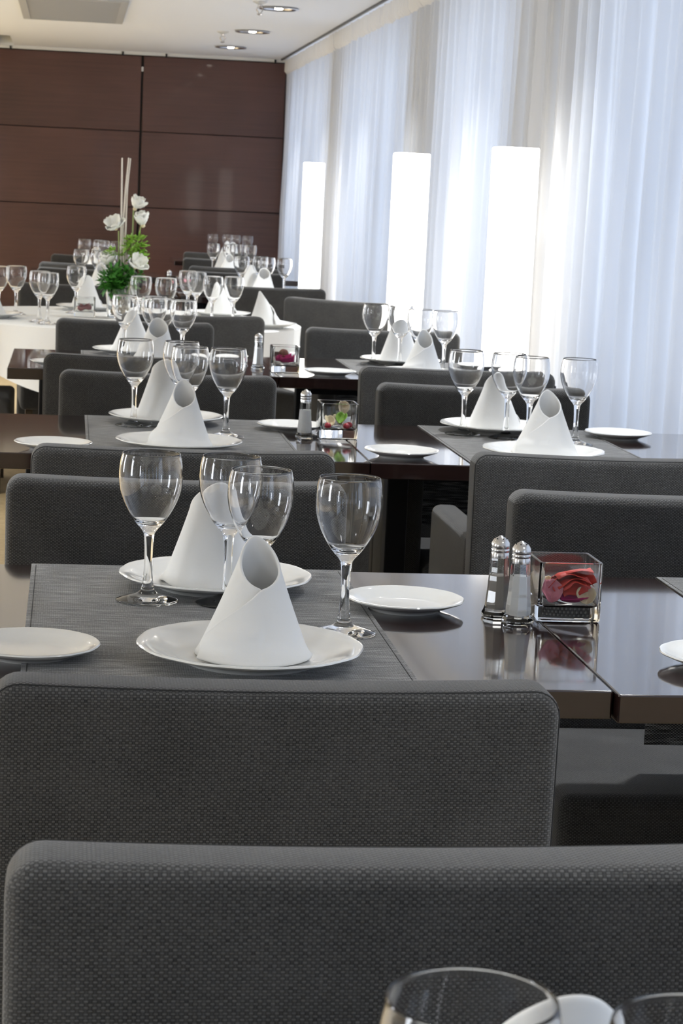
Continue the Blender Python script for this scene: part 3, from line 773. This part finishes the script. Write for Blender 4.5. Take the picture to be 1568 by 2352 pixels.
def petal_me(name, L, Wd, cup, m, seed=0, curl=.3):
    bm = bmesh.new(); nu, nv = 10, 10; g = []
    for i in range(nu+1):
        u = i/nu; row = []
        wv = Wd*(math.sin(PI*min(1, .08+u*.86))**.6)
        for j in range(nv+1):
            v = j/nv*2-1
            x = v*wv/2; y = u*L
            z = cup*(v*v)*.5*wv/Wd*2 + curl*L*(u-.35)**2 + .10*Wd*noise.noise((u*3, v*2, seed)) + .05*Wd*noise.noise((u*8, v*6, seed+3))
            row.append(bm.verts.new((x, y, z)))
        g.append(row)
    for A, B in zip(g[:-1], g[1:]):
        for j in range(nv): bm.faces.new((A[j], A[j+1], B[j+1], B[j]))
    me = mesh(bm, name, m)
    return me
def pet(name, me, loc, rot, label, cat='petal', group=None, th=.0008):
    o = ob(name, me, None, loc, tuple(R(a) for a in rot)); m = o.modifiers.new('thickness', 'SOLIDIFY'); m.thickness = th
    return tag(o, label, cat, group)
VX, VY = .7315, 2.988; VB = .750 + .0225
vase(VX, VY, .750, 'large square glass vase holding a red petal, right of the shakers')
def rose_me(name, m, L, seed, layers=4):
    bm = bmesh.new()
    for q in range(layers):
        nu, nv = 9, 12; g = []; s = 1 - .16*q
        ax = (q*2.4 + seed); 
        for i in range(nu+1):
            u = i/nu; row = []; wv = L*.62*s*(math.sin(PI*min(1, .12+u*.82))**.55)
            for j in range(nv+1):
                v = j/nv*2-1
                x = u*L*s - L*s*.5; y = v*wv*.5; z = .26*L*(v*v) + .35*L*(u-.4)**2 + .12*L*noise.noise((u*2.5, v*2, seed+q*5)) + q*L*.075
                c_, s_ = math.cos(.35*math.sin(ax)), math.sin(.35*math.sin(ax))
                row.append(bm.verts.new((x*c_ - y*s_, x*s_ + y*c_, z)))
            g.append(row)
        for A, B in zip(g[:-1], g[1:]):
            for j in range(nv): bm.faces.new((A[j], A[j+1], B[j+1], B[j]))
    return mesh(bm, name, m)
pet('red_petal', rose_me('red_petal', 'red', .070, 2), (VX+.004, VY-.001, VB+.040), (118, -10, 6), 'crumpled red rose petal in the largest square vase')
pet('magenta_petal', petal_me('magenta_petal', .05, .034, .012, 'magenta', 4), (VX-.012, VY-.036, VB+.007), (-6, 12, -62), 'magenta petal under the red petal in the largest vase')
pet('pink_petal', petal_me('pink_petal', .034, .034, .014, 'pink', 6), (VX-.026, VY-.034, VB+.004), (58, 0, 15), 'dusty pink petal at left in the largest vase')
pet('cream_petal', petal_me('cream_petal', .026, .028, .010, 'cream', 8), (VX+.026, VY-.034, VB+.003), (48, 0, -10), 'cream petal at right in the largest vase')
pet('cream_petal', petal_me('cream_petal', .030, .026, .010, 'cream', 12), (VX-.020, VY+.014, VB+.003), (70, 0, 40), 'cream petal at the back of the largest vase')
X2, Y2 = .672, 5.205
vase(X2, Y2, .750, 'square glass vase with cream petals and berries on second-row table')
for k, (dx, dy, rz, m, lab) in enumerate(((-.018, -.018, 20, 'cream', 'cream petal at left of the berry vase'), (.004, -.012, -30, 'lime', 'pale green petal amid the berry vase'), (.012, .012, 80, 'cream', 'cream petal at back of the berry vase'))):
    pet('petal', petal_me('petal', .032, .028, .012, m, 20+k), (X2+dx, Y2+dy, VB+.004 + .008*(k % 2)), (40, 10*k, rz), lab)
for k, (dx, dy, lab) in enumerate(((-.026, -.026, 'leftmost red berry in the second-row vase'), (.020, -.028, 'right red berry in the second-row vase'), (.030, -.006, 'red berry at the back right of the second-row vase'))):
    bm = bmesh.new(); bmesh.ops.create_uvsphere(bm, u_segments=16, v_segments=10, radius=.0085)
    for v in bm.verts: v.co *= 1 + .06*noise.noise(v.co*120); v.co.z *= .92
    tag(ob('berry', mesh(bm, 'berry', 'berry'), None, (X2+dx, Y2+dy, VB+.008)), lab, 'berry', 'red berries in the vase')
pet('petal', petal_me('petal', .034, .03, .02, 'stone', 31), (X2+.016, Y2+.030, VB+.030), (70, 0, 10), 'dried tan petal leaning on back glass of the berry vase')
X3, Y3 = .727, 7.075
vase(X3, Y3, .750, 'square glass vase with magenta petal on the third-row table')
pet('magenta_petal', rose_me('magenta_petal', 'magenta', .062, 5, 3), (X3, Y3-.006, VB+.008), (0, 0, 0), 'magenta petal lying in the third-row vase')
bm = bmesh.new(); bmesh.ops.create_icosphere(bm, subdivisions=3, radius=.018)
for v in bm.verts: v.co *= 1 + .18*noise.noise(v.co*70)
tag(ob('seed_pod', mesh(bm, 'seed_pod', 'brown'), None, (X3-.004, Y3, VB+.036)), 'dried brown pod on the magenta petal in third-row vase', 'pod')
X4, Y4 = .075, 9.64
vase(X4, Y4, RZ, 'square glass vase with maroon petal on the round table', s=1.0)
pet('maroon_petal', rose_me('maroon_petal', 'maroon', .062, 9, 3), (X4, Y4, RZ+.026), (0, 0, 0), 'maroon petal inside the round table vase')
vase(.66, 12.32, .750, 'small blurred square vase beyond the flowers', s=1.0)
pet('petal', petal_me('petal', .04, .04, .012, 'pink', 44), (.655, 12.30, .750+.045), (30, 0, 0), 'blurred pink petal in the vase beyond the flowers')

# ------------------------------------------------------------------ flower centrepiece on the round table
FL = Vector((.235, 9.66, RZ)); t = empty('flower_arrangement', FL)
ob('glass_bowl', lathe_me('glass_bowl', [(0, 0), (.055, 0), (.060, .004), (.062, .06), (.070, .13), (.068, .13), (.059, .06), (.056, .012), (0, .010)], 'glass2', 40), t)
rnd = random.Random(5)
peb = []
for k in range(3):
    bm = bmesh.new(); bmesh.ops.create_icosphere(bm, subdivisions=2, radius=.011)
    for v in bm.verts: v.co *= 1 + .25*noise.noise(v.co*60 + Vector((k*7, 0, 0)))
    peb.append(mesh(bm, 'pebble', 'stone'))
for k in range(26):
    a = rnd.random()*6.28; r_ = .044*math.sqrt(rnd.random())
    ob('pebble', peb[k % 3], t, (r_*math.cos(a), r_*math.sin(a), .022+.055*rnd.random()), (rnd.random()*3, rnd.random()*3, 0))
def px2(x, z): return (x - FL.x, z - FL.z)       # world x,z measured on the plane of the arrangement
def stick(pts, r, m='stick', nm='stick'):
    ob(nm, tube_me(nm, [(px2(x, z)[0], y, px2(x, z)[1]) for x, y, z in pts], r, m, 7), t)
stick([(.236, 0, .80), (.232, 0, 1.0), (.228, -.005, 1.25), (.224, -.01, 1.466)], [.0045, .0045, .004, .0035])
stick([(.262, .01, .80), (.245, .0, .99), (.236, 0, 1.15), (.244, .005, 1.33), (.254, .01, 1.468)], [.0045, .0045, .004, .004, .0035])
stick([(.258, .015, .80), (.249, .015, 1.12), (.252, .012, 1.34), (.262, .012, 1.466)], [.004, .004, .0035, .003])
stick([(.275, -.02, .80), (.271, -.02, .98)], [.004, .0035])
stick([(.272, 0, .82), (.280, 0, 1.05), (.282, 0, 1.24)], .0032, 'stem', 'flower_stem')
stick([(.285, 0, .85), (.300, 0, 1.08), (.318, 0, 1.17)], .003, 'stem', 'flower_stem')
stick([(.225, 0, .85), (.222, 0, 1.02), (.218, 0, 1.14)], .003, 'stem', 'flower_stem')
stick([(.262, -.03, .86), (.290, -.04, .97)], .003, 'stem', 'flower_stem')
stick([(.205, .01, .86), (.190, .0, .97)], .003, 'stem', 'flower_stem')
me_pet = petal_me('petal', .050, .040, .014, 'petal', 3, .5)
def bloom(x, y, z, n, up, s, rz=0, tilt=0):
    px_, pz_ = px2(x, z); f = empty('flower', (px_, y, pz_)); f.parent = t
    f.rotation_euler = (R(tilt), R(rz), 0); f.scale = (s,)*3
    bm = bmesh.new(); bmesh.ops.create_uvsphere(bm, u_segments=10, v_segments=7, radius=.008); ob('flower_centre', mesh(bm, 'flower_centre', 'cream'), f)
    for k in range(n):
        a = k*2*PI/n + .3; o = ob('petal', me_pet, f, (0, 0, 0), (0, 0, 0))
        e = Matrix.Rotation(a, 4, 'Z') @ Matrix.Rotation(R(up + (k % 2)*14), 4, 'X'); o.matrix_local = e
        m = o.modifiers.new('thickness', 'SOLIDIFY'); m.thickness = .0012
bloom(.288, 0, 1.243, 6, 36, 1.25, 22, 14); bloom(.326, -.01, 1.170, 6, 44, 1.3, -14, 16); bloom(.204, -.01, 1.152, 6, 22, 1.25, -20, 34)
bloom(.296, -.05, .985, 6, 26, 1.3, 30, 40); bloom(.183, .02, .985, 7, 40, 1.35, -15, 20)
def leafball(name, x, y, z, rad, n, m, seed, L=.035):
    rn = random.Random(seed); bm = bmesh.new(); cx_, cz_ = px2(x, z)
    for k in range(n):
        d = Vector((rn.gauss(0, 1), rn.gauss(0, 1), rn.gauss(0, .7))).normalized(); c = Vector((cx_, y, cz_)) + d*rad*rn.uniform(.3, 1)
        a = d.cross(Vector((0, 0, 1))); a = a.normalized() if a.length > .01 else Vector((1, 0, 0)); n_ = (d + Vector((rn.uniform(-.6, .6), rn.uniform(-.6, .6), rn.uniform(-.6, .6)))).normalized()
        l = L*rn.uniform(.6, 1.2); q = [c, c + n_*l*.35 + a*l*.28, c + n_*l*.75 + a*l*.18, c + n_*l, c + n_*l*.75 - a*l*.18 + Vector((0, 0, .004)), c + n_*l*.35 - a*l*.28]
        mid = bm.verts.new(c + n_*l*.5 + Vector((0, 0, -.004))); vs = [bm.verts.new(v) for v in q]
        for i in range(6): bm.faces.new((mid, vs[i], vs[(i+1) % 6]))
    o = ob(name, mesh(bm, name, m, smooth=False), t); o['kind'] = 'stuff'
leafball('dark_foliage', .215, -.01, .925, .065, 260, 'green', 1, .040)
leafball('dark_foliage', .280, 0, .935, .055, 120, 'green', 2, .036)
leafball('dark_foliage', .190, -.03, .905, .045, 120, 'green', 8, .040)
leafball('lime_foliage', .288, -.01, 1.085, .050, 110, 'lime', 3, .034)
leafball('lime_foliage', .305, 0, 1.03, .035, 60, 'lime', 4, .034)
leafball('lime_foliage', .198, 0, 1.045, .026, 30, 'lime', 5, .032)
tag(t, 'tall white flower and green foliage arrangement with bare sticks on round table', 'flowers')
